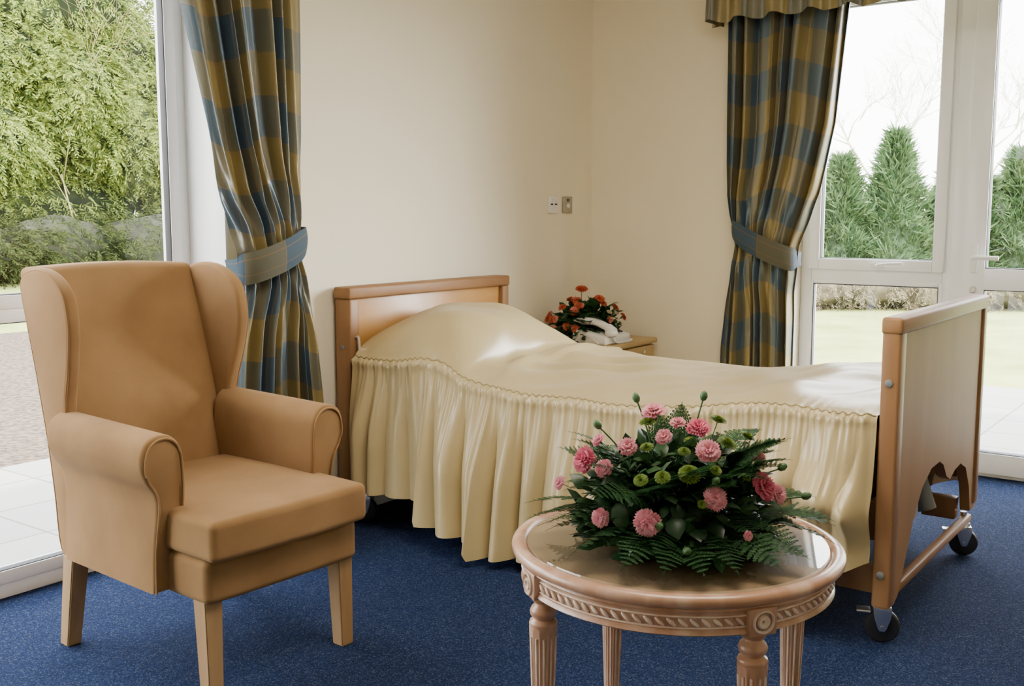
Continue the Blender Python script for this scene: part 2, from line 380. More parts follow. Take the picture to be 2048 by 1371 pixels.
# ------------------------------------------------------------------ curtains
def curtain(name, label, tab, place, normal_off, nf, hook_side, tz, seed):
    o = top(name, label, 'curtain', place((tab[-1][1]+tab[-1][2])/2, 0, 0))
    base = Vector(o.location)
    zs = list(np.linspace(.003, 2.45, 90)); nu = 380
    V = []; UV = []; F = []
    tt = sorted([(t[0], t[1], t[2]) for t in tab])
    for z in zs:
        L = interp([(t[0], t[1]) for t in tt], z); R = interp([(t[0], t[2]) for t in tt], z)
        k = math.exp(-((z-tz)/.28)**2); amp = .052*(1-.60*k)
        for i in range(nu+1):
            u = i/nu
            pw = u**(1+.35*k*hook_side)
            p = 2*pi*nf*u + 1.5*math.sin(2*pi*u*2.3+seed) + .6*math.sin(z*1.7+u*9)*(1-k)
            wv = 2*abs(math.sin(p/2))-1.1
            off = normal_off + amp*wv*(.75+.40*math.sin(u*17+seed)) + .008*math.sin(u*53+z*2.0) + .035*math.sin(pi*u)*(.3+k*.6)
            off += .009*math.sin(u*80+z*26)*k*smooth((abs(z-tz)-.04)/.06)
            a = L+(R-L)*pw + .010*math.cos(p)*(1-k)
            V.append(tuple(Vector(place(a, off, z))-base)); UV.append((u*1.2+.02, z + .03*math.sin(u*8)))
    m = nu+1
    for j in range(len(zs)-1):
        for i in range(nu): F.append((j*m+i, j*m+i+1, (j+1)*m+i+1, (j+1)*m+i))
    mk('drape', (V, F), M_plaid, o, ang=180, uvs=UV)
    return o, base
cl_tab = [(2.45,2.13,2.76),(2.03,2.20,2.745),(1.56,2.30,2.735),(1.3,2.345,2.73),(1.12,2.415,2.715),(1.0,2.42,2.745),(.8,2.385,2.79),(.35,2.35,2.84),(.02,2.33,2.87)]
c1, b1 = curtain('curtain', 'blue and gold checked curtain tied back beside the bed', cl_tab, lambda a, off, z: (a, YW-off, z), .09, 7, -1, 1.12, 2)
cr_tab = [(2.45,2.26,1.58),(2.2,2.24,1.64),(1.68,2.23,1.69),(1.35,2.22,1.757),(1.1,2.17,1.85),(.9,2.20,1.863),(.6,2.23,1.86),(.02,2.24,1.85)]
c2, b2 = curtain('curtain', 'blue and gold checked curtain tied back beside the casement window', cr_tab, lambda a, off, z: (XW-off, a, z), .10, 7, 1, 1.1, 5)
def tieback(par, base, place, hookp, farp, wd, bulge):
    V = []; F = []; UV = []; n = 48; m = 6
    a0, z0 = hookp; a1, z1 = farp
    for i in range(n+1):
        t = i/n; an = pi*t
        a = a0+(a1-a0)*(1-math.cos(an))/2 ; off = .03+bulge*max(0, math.sin(an))**.45
        zc = z0+(z1-z0)*smooth(t)-.015*math.sin(an)
        w = wd*(.5+.5*smooth(t/.35))*(1-.45*smooth((t-.88)/.12))
        for j in range(m+1):
            s = j/m-.5
            V.append(tuple(Vector(place(a, off+.008*math.cos(s*pi), zc+s*w))-base)); UV.append((s*.10+.08, t*.40+.25))
    for i in range(n):
        for j in range(m): F.append((i*(m+1)+j, (i+1)*(m+1)+j, (i+1)*(m+1)+j+1, i*(m+1)+j+1))
    mk('tieback', (V, F), M_plaidt, par, ang=180, uvs=UV)
    h = Vector(place(a0, .003, z0))-base; k = Vector(place(a0, .05, z0+.0))-base; k2 = Vector(place(a0, .055, z0+.03))-base
    mk('tieback_hook', tube(spline([h, (h+k)/2, k, k2]), .006), M_steel, par)
tieback(c1, b1, lambda a, off, z: (a, YW-off, z), (2.735, 1.18), (2.415, 1.06), .115, .145)
tieback(c2, b2, lambda a, off, z: (XW-off, a, z), (2.19, 1.20), (1.855, 1.04), .115, .155)
# pelmet
po = top('pelmet', 'gathered blue and gold checked pelmet above the door', 'pelmet', (XW-.004, 1.10, 2.175))
V = []; F = []; UV = []; path = []
for i in range(25): path.append((-.01-.19*i/24, 1.20))
for i in range(1, 301): path.append((-.20, 1.20-2.5*i/300))
sdist = 0; rows = 12
for i, (x_, y_) in enumerate(path):
    if i: sdist += math.hypot(x_-path[i-1][0], y_-path[i-1][1])
    for j in range(rows+1):
        t = j/rows; w_ = math.sin(sdist*2*pi/.085+1.2*math.sin(sdist*5))*.018*(.3+.7*(1-t))
        z = .36*t + .012*math.sin(sdist*2*pi/.17+.6)*(1-t)
        if i < 25: V.append((x_, y_+w_, z))
        else: V.append((x_-w_-.02*(1-t), y_, z))
        UV.append((sdist*1.3+.12, .17+z*.3))
for i in range(len(path)-1):
    for j in range(rows): F.append((i*(rows+1)+j, (i+1)*(rows+1)+j, (i+1)*(rows+1)+j+1, i*(rows+1)+j+1))
mk('pelmet_fabric', (V, F), M_plaid, po, ang=180, uvs=UV)
mk('pelmet_board', rbox(-.185, 0, -1.25, 1.18, .33, .35, .002), M_lining, po)

# ------------------------------------------------------------------ armchair
ch = top('armchair', 'tan suede wing-back armchair with wooden legs by the window', 'armchair', (1.860, 2.45, 0), math.radians(-3))
def crown(x, y, z):
    if z > 0: z += .016*(1-(x/.28)**2)*(1-(y/.33)**2)
    y2 = y - (.012*(1-(x/.28)**2) if y < -.25 else 0)
    return x-.002, y2, z
mk('seat_cushion', gbox((0, -.068, .437), (.262, .320, .054), .020, 10, 4, crown), M_suede, ch, ang=180)
g = G(); g.add(gbox((0, -.02, .322), (.256, .325, .060), .022, 6, 4, lambda x, y, z: (x, y-.008*(1-(x/.3)**2)*(y < -.2), z)))
mk('seat_base', g, M_suede, ch, ang=180)
def bk(x, y, z):
    zz = max(0.0, z+.36)
    f = .20*(zz/.72)**1.15
    bulge = -.030*math.exp(-((zz-.22)/.2)**2)*(1-(x/.29)**2) if y < 0 else 0
    arch = .012*(1-(x/.28)**2)*(zz > .65)
    sc = .94+.06*smooth(zz/.5)
    return x*sc, y+f+bulge, z+arch
mk('backrest', gbox((0, .290, .73), (.268, .050, .365), .022, 12, 4, bk), M_suede, ch, ang=180)
wing = spline([(.485,1.055,0),(.44,1.090,0),(.36,1.100,0),(.28,1.080,0),(.215,1.03,0),(.193,.94,0),(.212,.83,0),(.245,.73,0),(.257,.62,0),(.235,.45,0),(.235,.29,0),(.32,.28,0),(.345,.45,0),(.375,.62,0),(.42,.80,0),(.465,.96,0)], 5, True)
wing = [(p[0], p[1]) for p in wing]
for s in (-1, 1):
    def wf(a, b_, t, s=s):
        flare = .012*max(0, (.42-a))/.24*smooth((b_-.6)/.3)
        return (s*(.250+.040*t+flare), a, b_)
    g = G(); g.add(prism(wing, wf, .013, 4))
    rim = [Vector(wf(a, b_, 1)) for a, b_ in wing]
    rim = [Vector((p.x-s*.004, .34+(p.y-.34)*.965, .75+(p.z-.75)*.985)) for p in rim]
    g.add(tube(rim, .003, 6, True))
    mk('wing', g, M_suede, ch, ang=60)
    prof = spline([(.214,.27,0),(.214,.45,0),(.214,.60,0),(.224,.662,0),(.256,.690,0),(.298,.690,0),(.328,.667,0),(.338,.62,0),(.324,.575,0),(.298,.53,0),(.292,.45,0),(.300,.27,0)], 5)
    prof = [(p[0], p[1]) for p in prof]
    def af(a, b_, t, s=s):
        y = -.205+.49*t
        if t == 0: y += .025*smooth((.56-b_)/.2)
        aa = .214+(a-.214)*(1 if t == 0 else .98)
        return (s*aa, y, b_+(.006 if t == 1 and b_ > .6 else 0))
    g = G(); g.add(prism(prof, af, .013, 4))
    pp = [Vector(af(a, b_, 0)) for a, b_ in prof]
    cen = Vector((s*.260, -.205, .48))
    pp = [Vector((p.x+(cen.x-p.x)*.14, p.y-.001, p.z+(-.010 if p.z > .6 else 0))) for p in pp]
    g.add(tube(pp, .0035, 6))
    mk('arm', g, M_suede, ch, ang=60)
def leg(x, y, sx, sy, splx, sply, ztop=.275):
    V = []
    for (z, k, ox, oy) in ((0, .80, splx, sply), (ztop, 1, 0, 0)):
        for a, b_ in ((-1,-1),(1,-1),(1,1),(-1,1)): V.append((x+ox+a*sx*k, y+oy+b_*sy*k, z))
    bm = bmesh.new(); vs = [bm.verts.new(p) for p in V]
    for f in ((3,2,1,0),(4,5,6,7),(0,1,5,4),(1,2,6,5),(2,3,7,6),(3,0,4,7)): bm.faces.new([vs[i] for i in f])
    bmesh.ops.bevel(bm, geom=bm.edges[:], offset=.003, segments=2, affect='EDGES')
    return frombm(bm)
for (x_, y_, ox, oy) in ((-.222,-.30,0,-.005),(.225,-.30,.004,-.005),(-.268,.275,-.010,.042),(.255,.27,.012,.045)):
    mk('leg', leg(x_, y_, .027, .027, ox, oy), M_legwood, ch)

# ------------------------------------------------------------------ bed
BX0, BX1 = 2.965, 4.04
BYF, BYH = .826, 3.06
bed = top('bed', 'adjustable beech-framed care bed with headboard and footboard on casters', 'bed', (3.5, 1.95, 0))
bo = Vector(bed.location)
TB = Matrix.Translation(-bo)
def addw(g, vf, mi=0): g.add(vf, mi, TB)
fb = G()
bot = [(0,.12),(.085,.12),(.11,.13),(.145,.17),(.19,.25),(.25,.335),(.33,.41),(.43,.452),(.53,.455),(.58,.435),(.63,.385),(.68,.365),(.74,.385),(.82,.392),(.90,.362),(.965,.28),(1.0,.18),(1.075,.18)]
outl = [(a, z) for a, z in bot] + [(1.075, .925), (0, .925)]
addw(fb, prism(outl, lambda a, b_, t: (BX0+a, BYF+.006+.034*t, b_), 0), 1)
addw(fb, rbox(BX0-.006, BX1+.006, BYF-.006, BYF+.053, .918, .966, .009, 3), 2)
addw(fb, rbox(BX0-.003, BX0+.060, BYF-.002, BYF+.05, .12, .93, .008, 3), 0)
addw(fb, rbox(BX1-.045, BX1+.003, BYF-.002, BYF+.05, .20, .93, .008, 3), 0)
fbo = mk('footboard', fb, [M_beech, M_fpanel, M_beechx], bed)
for z in (.78, .22):
    mk('bolt_cap', G().add(lathe([(0,0),(.011,0),(.011,.003),(.007,.005),(0,.005)], 20), 0, TB @ Matrix.Translation((BX0-.003, BYF+.026, z)) @ Matrix.Rotation(-pi/2, 4, 'Y')), M_grey, fbo)
mk('cross_bar', G().add(rbox(BX0+.03, BX1-.01, BYF+.012, BYF+.042, .125, .153, .006), 0, TB), M_beechx, bed)
hb = G()
addw(hb, rbox(BX0, BX0+.052, 2.975, BYH, .12, .915, .006, 3), 0); addw(hb, rbox(BX1-.052, BX1, 2.975, BYH, .12, .915, .006, 3), 0)
addw(hb, rbox(BX0-.006, BX1+.006, 2.972, BYH+.003, .915, .963, .009, 3), 1)
addw(hb, rbox(BX0+.05, BX1-.05, 2.995, BYH-.012, .30, .918, .002), 2)
hbo = mk('headboard', hb, [M_beech, M_beechx, M_panel], bed)
for xx in (BX0+.027, BX1-.027):
    mk('safety_rail_catch', G().add(tube(spline([(xx, 2.973, .76),(xx, 2.955, .75),(xx, 2.955, .60),(xx, 2.973, .58)]), .006), 0, TB), M_chrome, hbo)
g = G(); g.add(lathe([(0,0),(.010,0),(.010,.003),(0,.005)], 16), 0, TB @ Matrix.Translation((BX0, 3.02, .72)) @ Matrix.Rotation(-pi/2, 4, 'Y'))
mk('bolt_cap', g, M_grey, hbo)
g = G()
for xx in (3.02, 3.955): addw(g, rbox(xx, xx+.03, .88, 2.97, .30, .42, .005)); addw(g, rbox(xx-.0, xx+.05, .88, 1.0, .14, .22, .005))
for yy in (.95, 1.5, 2.1, 2.7): addw(g, rbox(3.04, 3.96, yy, yy+.04, .34, .38, .004))
mk('bed_frame', g, M_beech, bed)
g = G()
addw(g, rbox(3.06, 3.94, .90, 2.93, .42, .58, .03, 3))
mk('mattress', g, M_satinp, bed)
g = G(); addw(g, rbox(3.1, 3.13, .95, 2.9, .20, .25, .004)); addw(g, rbox(3.87, 3.9, .95, 2.9, .20, .25, .004)); addw(g, rbox(3.1,3.9,1.0,1.04,.2,.25,.004))
g.add(tube([(3.75,.93,.22),(3.75,1.0,.42)], .035, 14), 0, TB); g.add(tube([(3.45,.95,.20),(3.5,1.4,.34)], .03, 12), 0, TB)
g.add(rbox(3.35, 3.62, .92, 1.1, .22, .30, .02, 3), 0, TB)
mk('lifting_mechanism', g, M_grey, bed)
for (cx, cy) in ((3.020, .862), (4.0, .86), (3.0, 2.94), (4.0, 2.94)):
    g = G(); M = TB @ Matrix.Translation((cx, cy, 0)) @ Matrix.Rotation(.35, 4, 'Z')
    g.add(lathe([(0,.165),(.012,.165),(.012,.125),(.024,.123),(.026,.110),(.0,.108)], 20), 0, M)
    pl = [(-.024,.112),(.024,.112),(.026,.095),(.022,.075),(.012,.045),(.007,.038),(-.007,.038),(-.012,.045),(-.022,.075),(-.026,.095)]
    for s in (-1, 1): g.add(prism(pl, lambda a, b_, t, s=s: (s*(.019+.003*t), a-.004, b_), .0010), 0, M)
    g.add(rbox(-.022,.022,-.028,.024,.105,.113,.003), 0, M)
    g.add(rbox(-.02,.02,.03,.070,.090,.098,.003), 0, M)
    g.add(tube([(-.025,-.004,.05),(.025,-.004,.05)], .006, 10), 0, M)
    co = mk('caster', g, M_chrome, bed)
    g = G()
    g.add(lathe([(0,-.015),(.03,-.015),(.045,-.013),(.05,-.006),(.05,.006),(.045,.013),(.03,.015),(0,.015)], 28), 0, M @ Matrix.Translation((0,-.004,.05)) @ Matrix.Rotation(pi/2, 4, 'Y'))
    mk('wheel', g, M_black, co)

# bedspread
sp_ = top('bedspread', 'champagne satin bedspread with gathered frill over the bed', 'bedspread', (3.5, 1.95, .64))
so = Vector(sp_.location)
YS0 = .8785
seam_t = [(.87,.683),(1.1,.688),(1.27,.679),(1.45,.65),(1.615,.628),(2.0,.622),(2.32,.635),(2.44,.665),(2.54,.715),(2.60,.712),(2.7,.685),(2.87,.69),(2.96,.69)]
SY = np.linspace(.875, 2.955, 120)
seam_raw = np.array([interp(seam_t, y) for y in SY])
ker = np.ones(7)/7; seam_s = np.convolve(np.pad(seam_raw, 3, 'edge'), ker, 'valid')
def seam(y): return float(np.interp(y, SY, seam_s)) + .003*math.sin(y*17)
def wig(y): return .007*math.sin(y*11)+.005*math.sin(y*23+1)
V = []; F = []; nx, ny = 90, 190
def topz(x, y):
    s = (x-BX0)/(BX1-BX0)
    e_ = math.sin(pi*max(0, min(1, s)))**.5
    sm = seam(y)
    if y > 2.35: sm = sm*(1-smooth(s*2.2)) + .66*smooth(s*2.2)
    z = sm + .030*(1-min(1, abs(2*s-1))**3.5)
    dx = abs((x-3.36)/(.39 if x < 3.36 else .47)); dy = abs((y-2.71)/.30)
    if dx < 1 and dy < 1: z += .190*(1-dx**2.2)**.8*(1-dy**2.8)**.7*(1+.06*math.sin(x*11+y*9))
    z += e_*(.006*math.sin(x*9+y*5)+.004*math.sin(y*21+x*4)+.005*math.sin(x*13-y*17)+.003*math.sin(x*31+y*23))
    z += .012*math.sin((x*1.2+y)*19)*math.exp(-((y-2.13)/.2)**2)*e_
    z += .010*math.sin((x*.5+y*1.3)*14+1)*math.exp(-((y-1.1)/.25)**2)*e_
    z += .010*math.exp(-((y-2.30-.10*math.sin(x*4))/.03)**2)*e_ - .008*math.exp(-((y-2.36-.10*math.sin(x*4))/.03)**2)*e_
    g1 = 2*pi*y/.030+1.5*math.sin(y*31)
    z += .0032*math.sin(g1)*math.exp(-((x-BX0)/.04))
    return z
for j in range(ny+1):
    y = YS0+(2.955-YS0)*j/ny
    for i in range(nx+1):
        s = (i/nx)**1.15
        x = BX0+(BX1-BX0)*s + (wig(y) if i == 0 else 0)
        V.append((x-so.x, y-so.y, topz(x, y)-so.z))
for j in range(ny):
    for i in range(nx): q = j*(nx+1)+i; F.append((q, q+1, q+nx+2, q+nx+1))
mk('top_panel', (V, F), M_satin, sp_, ang=180)
def hem(y):
    return interp([(.87,.26),(1.0,.22),(1.15,.10),(1.35,.05),(1.7,.06),(2.0,.045),(2.24,.03),(2.265,.085),(2.545,.085),(2.565,.155),(2.96,.165)], y)
def foldtab(seed, wmin, wmax):
    r = random.Random(seed); b_ = [.6]; prm = []
    while b_[-1] < 3.3:
        b_.append(b_[-1]+r.uniform(wmin, wmax)); prm.append((r.uniform(.35, 1.0), r.uniform(0, .35), r.uniform(-.6, .6)))
    return b_, prm
FB1 = foldtab(3, .06, .17); FB2 = foldtab(9, .03, .075)
def foldval(tab, y):
    b_, prm = tab; i = int(np.searchsorted(b_, y))-1; i = max(0, min(len(prm)-1, i))
    w = b_[i+1]-b_[i]; u = (y-b_[i])/w; u = max(0, min(1, u)); A, t0, ln = prm[i]
    return math.sin(pi*u)**.8*A*min(1, w/.10), t0
def frill(side):
    V = []; F = []; n = 1100; rows = 36
    for i in range(n+1):
        y = YS0+.001+(2.953-YS0)*i/n; xe = BX0+wig(y) if side > 0 else BX1; zt = topz(xe, y); hm = hem(y)
        for j in range(rows+1):
            t = j/rows; z = zt-(zt-hm)*t
            foot = smooth((1.35-y)/.4); head = smooth((y-2.55)/.02); mid = smooth((y-2.250)/.018)
            ysh = y + t*(.035*math.sin(y*3.1)+.030*math.sin(y*7.7+2)) - foot*.10*t
            v1, t0 = foldval(FB1, ysh)
            v2, _ = foldval(FB2, y+.01*t)
            low = math.sin(2*pi*y/.47+.8+t)
            r1 = smooth((t*1.6)/(1+.0))
            out = .010+.060*t+.080*v1*r1*(1-.3*foot)+.020*low*r1
            out += .030*v2*math.exp(-t*4.5)*smooth(t*14+.15) + .010*v2*smooth(t*3)*(1-t) + .003*math.sin(2*pi*y/.021+math.sin(y*40))*math.exp(-t*10)
            out += .055*foot*math.exp(-((t-.38-1.2*(1.12-y))/.13)**2)-.03*foot*math.exp(-((t-.62-1.2*(1.12-y))/.12)**2)
            out += .008*math.exp(-((t-.03)/.025)**2)
            if j == 0: out = .001
            out -= head*.045*t; out += (1-head)*smooth((y-2.40)/.15)*.03*t; out += (1-mid)*smooth((y-2.1)/.15)*.035*t
            edge = smooth((y-YS0)/.05); out = out*(.35+.65*edge)
            if side > 0: x = BX0+wig(y)-max(out, -.02)
            else: x = BX1+out
            V.append((x-so.x, min(2.953, max(YS0, y))-so.y, z-so.z))
    for i in range(n):
        for j in range(rows): q = i*(rows+1)+j; F.append((q, q+1, q+rows+2, q+rows+1))
    mk('frill', (V, F), M_satin, sp_, ang=180)
frill(1); frill(-1)
pts = [(BX0+wig(y)-.002-so.x, y-so.y, topz(BX0+wig(y), y)+.0005-so.z) for y in np.linspace(.885, 2.95, 300)]
mk('piping', tube(pts, .0028, 6), M_satinp, sp_, ang=180)

# ------------------------------------------------------------------ bedside cabinet
CZ = .608
cb = top('bedside_cabinet', 'light oak bedside cabinet with drawer in the corner', 'cabinet', (4.60, 2.83, 0))
g = G(); g.add(rbox(-.27, .27, -.19, .22, .05, CZ-.028, .003)); g.add(rbox(-.25,.25,-.17,.21,0,.05,.002))
mk('body', g, M_cab, cb)
mk('top', rbox(-.285, .285, -.215, .235, CZ-.028, CZ, .008, 3), M_cab, cb)
dr = mk('drawer', rbox(-.262, .262, -.208, -.19, CZ-.17, CZ-.036, .004), M_cab, cb)
mk('drawer_handle', G().add(tube(spline([(-.05,-.208,CZ-.1),(-.045,-.235,CZ-.1),(.045,-.235,CZ-.1),(.05,-.208,CZ-.1)]), .005)), M_chrome, dr)
mk('drawer_lock', G().add(lathe([(0,0),(.009,0),(.009,.004),(0,.004)],14),0,Matrix.Translation((.15,-.208,CZ-.065))@Matrix.Rotation(pi/2,4,'X')), M_chrome, dr)
do = mk('cabinet_door', rbox(-.262, .262, -.208, -.19, .06, CZ-.18, .004), M_cab, cb)
mk('door_knob', G().add(lathe([(0,0),(.008,0),(.008,.012),(.015,.018),(.012,.026),(0,.028)],16),0,Matrix.Translation((.2,-.208,.3))@Matrix.Rotation(pi/2,4,'X')), M_chrome, do)

# telephone
ph_ = top('telephone', 'white corded desk telephone on the bedside cabinet', 'telephone', (4.52, 2.742, CZ), math.radians(0))
ph_.scale = (1.18, 1.18, 1.18)
g = G(); g.add(gbox((0,0,0), (.105,.085,.018), .010, 6, 3, lambda x,y,z: (x, y, (z+.018)*(1.0+ (y+.085)/.17*.9))))
mk('base', g, M_white, ph_, ang=180)
for i in range(3):
    for j in range(4):
        xx = .03+i*.022; yy = -.05+j*.026; zz = .036*(1.0+(yy+.085)/.17*.9)
        mk('key', rbox(xx-.008, xx+.008, yy-.009, yy+.009, zz-.003, zz+.004, .002), M_keys, ph_)
pth = spline([(-.065,-.10,.054),(-.065,-.055,.079),(-.065,0,.094),(-.065,.055,.092),(-.065,.10,.076)], 6)
rad = [(.016 if 4 < i < len(pth)-5 else .021) for i in range(len(pth))]
g = G(); g.add(tube(pth, rad, 14))
for yy, zz in ((-.088,.050),(.088,.066)): g.add(lathe([(0,-.014),(.020,-.014),(.027,-.006),(.028,.005),(.022,.014),(0,.017)], 20), 0, Matrix.Translation((-.065,yy,zz)))
mk('handset', g, M_white, ph_, ang=60)
cp = []
P0 = spline([(-.065,-.098,.05),(-.06,-.102,.022),(-.02,-.098,.010),(.04,-.097,.008),(.10,-.093,.008)], 40)
for i, p in enumerate(P0): a = i*1.25; cp.append((p.x+.005*math.cos(a), p.y, p.z+.006*math.sin(a)))
mk('coiled_cord', tube(cp, .0022, 5), M_white, ph_, ang=180)
cp = spline([(-.09,.05,.015),(-.11,.02,.04),(-.125,-.03,.03),(-.12,-.06,.006)], 8)
mk('line_cord', tube(cp, .0025, 5), M_white, ph_, ang=180)

# ------------------------------------------------------------------ table
TC = (1.912, .974); TZ = .575
LA = math.radians(-33.8)
tb = top('coffee_table', 'round limed-wood coffee table with glass top and fluted legs', 'table', (TC[0], TC[1], 0), LA)
prof = [(0,.548),(.322,.548),(.328,.549),(.332,.553),(.338,.554),(.342,.558),(.344,.565),(.342,.571),(.336,.575),(.326,.577),(.318,.575),(.314,.570),(.312,.568),(0,.568)]
mk('table_top', lathe(prof, 96), [M_limed], tb, ang=50)
mk('top_veneer', lathe([(0,.5685),(.312,.5685),(.312,.5705),(0,.5705)], 96), M_tabletop, tb)
mk('glass_top', lathe([(0,.5712),(.311,.5712),(.3125,.5735),(.311,.5765),(0,.5765)], 96), M_tglass, tb)
g = G()
g.add(lathe([(.30,.548),(.323,.548),(.326,.543),(.320,.539),(.318,.535),(.318,.506),(.322,.503),(.324,.498),(.318,.494),(.30,.494)], 96), 0)
for k in range(96):
    a = 2*pi*k/96
    if abs(((a+pi/4) % (pi/2))-pi/4) < .11: continue
    M = Matrix.Rotation(a, 4, 'Z') @ Matrix.Translation((.3195, 0, .5205)) @ Matrix.Rotation(math.radians(50), 4, 'X')
    g.add(lathe([(0,-.012),(.003,-.009),(.0046,0),(.003,.009),(0,.012)], 8), 1, M)
for zz in (.531, .510):
    g.add(tube([(.3185*math.cos(q), .3185*math.sin(q), zz) for q in np.linspace(0, 2*pi, 97)[:-1]], .0018, 6, True), 1)
mk('apron', g, [M_limed, M_limewhite], tb, ang=50)
for k in range(4):
    a = k*pi/2; g = G()
    M = Matrix.Rotation(a, 4, 'Z') @ Matrix.Translation((.298, 0, 0))
    g.add(rbox(-.028, .032, -.029, .029, .492, .545, .003), 0, M)
    g.add(lathe([(0,0),(.006,.002),(.008,.006),(.011,.006),(.013,.001),(.018,.001),(.020,.006),(.022,.005),(.023,0)], 24), 1, M @ Matrix.Translation((.031, 0, .519)) @ Matrix.Rotation(pi/2, 4, 'Y'))
    lp = [(.016,.493),(.022,.490),(.025,.486),(.022,.481),(.018,.478),(.018,.474),(.024,.468),(.0275,.460),(.026,.452),(.021,.447),(.020,.444),(.027,.440),(.029,.434),(.027,.429)]
    g.add(lathe(lp, 40), 0, M)
    lp = [(.0285,.430)] + [(.0285-.012*t/20, .425-.365*t/20) for t in range(21)]
    fl_ = lambda r, z, aa: r*(1-.13*(.5+.5*math.cos(10*aa))**.6*(1 if .07 < z < .415 else 0))
    g.add(lathe(lp, 80, fl_), 0, M)
    for q in range(10):
        aa = 2*pi*q/10
        p0 = (.0258*math.cos(aa), .0258*math.sin(aa), .408); p1 = (.0154*math.cos(aa), .0154*math.sin(aa), .08)
        g.add(tube([p0, p1], [.0028, .0018], 6), 1, M)
    g.add(lathe([(.018,.06),(.021,.055),(.021,.048),(.016,.044),(.018,.03),(.014,0),(0,0)], 30), 0, M)
    mk('leg', g, [M_limed, M_limewhite], tb, ang=50)

# ------------------------------------------------------------------ flowers
def petal_strip(V, F, a, el, Ln, W, ruf, r, base=0):
    n = 6; o = len(V)
    ca, sa = math.cos(a), math.sin(a)
    for i in range(3):
        t = (.15, .65, 1.0)[i]; ww = (.2, .85, 1.0)[i]*W
        e2 = el - .35*t*t
        for j in range(n+1):
            s = j/n*2-1
            l = Ln*t*(1-.12*s*s)
            if i == 2: l *= 1+ruf*(1 if j % 2 else -1)*.6+r.uniform(-ruf, ruf)*.4
            rad = l*math.cos(e2); z = l*math.sin(e2)+(ruf*Ln*.5*(1 if j % 2 else -1) if i else 0)
            x = rad; y = s*ww
            V.append((x*ca-y*sa, x*sa+y*ca, z+base))
    for i in range(2):
        for j in range(n): q = o+i*(n+1)+j; F.append((q, q+1, q+n+2, q+n+1))
def carnation_mesh(name, seed, pm):
    r = random.Random(seed); V = []; F = []
    for k in range(6):
        el = math.radians(86-13*k); m = 5+k
        for i in range(m):
            petal_strip(V, F, 2*pi*i/m+k*.7+r.uniform(-.25,.25), el+r.uniform(-.16,.16), .70+.07*k, .33, .13, r)
    g = G().add((V, F), 0)
    g.add(lathe([(0,-.75),(.12,-.72),(.2,-.5),(.26,-.2),(.34,.15),(.25,.2),(0,.1)], 12), 1)
    g.add(tube([(0,0,-.7),(.05,0,-2.2)], .05, 6), 1)
    o = mk(name, g, [pm, M_stem], None, ang=180); me = o.data; bpy.data.objects.remove(o); return me
def mum_mesh(name, seed, pm):
    r = random.Random(seed); V = []; F = []
    for k in range(9):
        el = math.radians(88-10.5*k); m = 7+3*k
        for i in range(m):
            a = 2*pi*i/m+k*.3+r.uniform(-.08,.08); l0 = .62+.04*k; o = len(V); e2 = el+r.uniform(-.08,.08)
            for (t, w) in ((.55,.05),(.85,.085),(1.0,.055)):
                for s in (-1, 1):
                    x = l0*t*math.cos(e2); y = s*w; z = .62*l0*t*math.sin(e2)
                    V.append((x*math.cos(a)-y*math.sin(a), x*math.sin(a)+y*math.cos(a), z))
            F += [(o,o+1,o+3,o+2),(o+2,o+3,o+5,o+4)]
    g = G().add((V, F), 0); g.add(lathe([(0,-.2),(.3,-.15),(.55,.02),(.4,.2),(0,.3)], 14), 0)
    g.add(tube([(0,0,-.1),(.05,0,-2.4)], .05, 6), 1)
    o = mk(name, g, [pm, M_stem], None, ang=180); me = o.data; bpy.data.objects.remove(o); return me
def fern_mesh(name, seed):
    r = random.Random(seed); n = 17
    P = []
    for i in range(n+4):
        t = i/(n+3); P.append(Vector((t, .02*math.sin(t*4), .10*math.sin(t*pi*.9)-.16*t*t)))
    V, F = tube(P, [.008*(1-.8*i/(n+3)) for i in range(n+4)], 5); V = list(V)
    for i in range(2, n+3):
        t = i/(n+3); ln = .28*math.sin(pi*min(1, (t*.9+.14)))**.8*(1.05-.35*t)
        for s in (-1, 1):
            d = Vector((.45, s, -.12+r.uniform(-.12,.12))).normalized(); nrm = Vector((0,0,1)); side = d.cross(nrm).normalized()
            m = 6
            for k in range(m):
                q = k/m; c = P[i]+d*ln*q; wl = .050*(1-q*.75)
                for ss in (-1, 1):
                    o = len(V); tip = c+side*ss*wl+d*ln*.16
                    V += [tuple(c), tuple(c+d*ln*.13), tuple(tip), tuple(c+side*ss*wl*.6-d*ln*.01)]
                    F.append((o, o+1, o+2, o+3))
            o = len(V); c = P[i]+d*ln*.9; V += [tuple(c-side*.012), tuple(c+d*ln*.2), tuple(c+side*.012)]; F.append((o, o+1, o+2))
    o = mk(name, (V, F), [M_fern], None, ang=180); me = o.data; bpy.data.objects.remove(o); return me
def place_mesh(name, me, par, loc, zdir, sc, spin=0, **kw):
    o = bpy.data.objects.new(name, me); COL.objects.link(o); o.parent = par
    o.rotation_mode = 'QUATERNION'
    o.rotation_quaternion = Vector(zdir).to_track_quat('Z', 'Y') @ Quaternion((0,0,1), spin)
    o.location = loc; o.scale = (sc, sc, sc)
    for k, v in kw.items(): o[k] = v
    return o
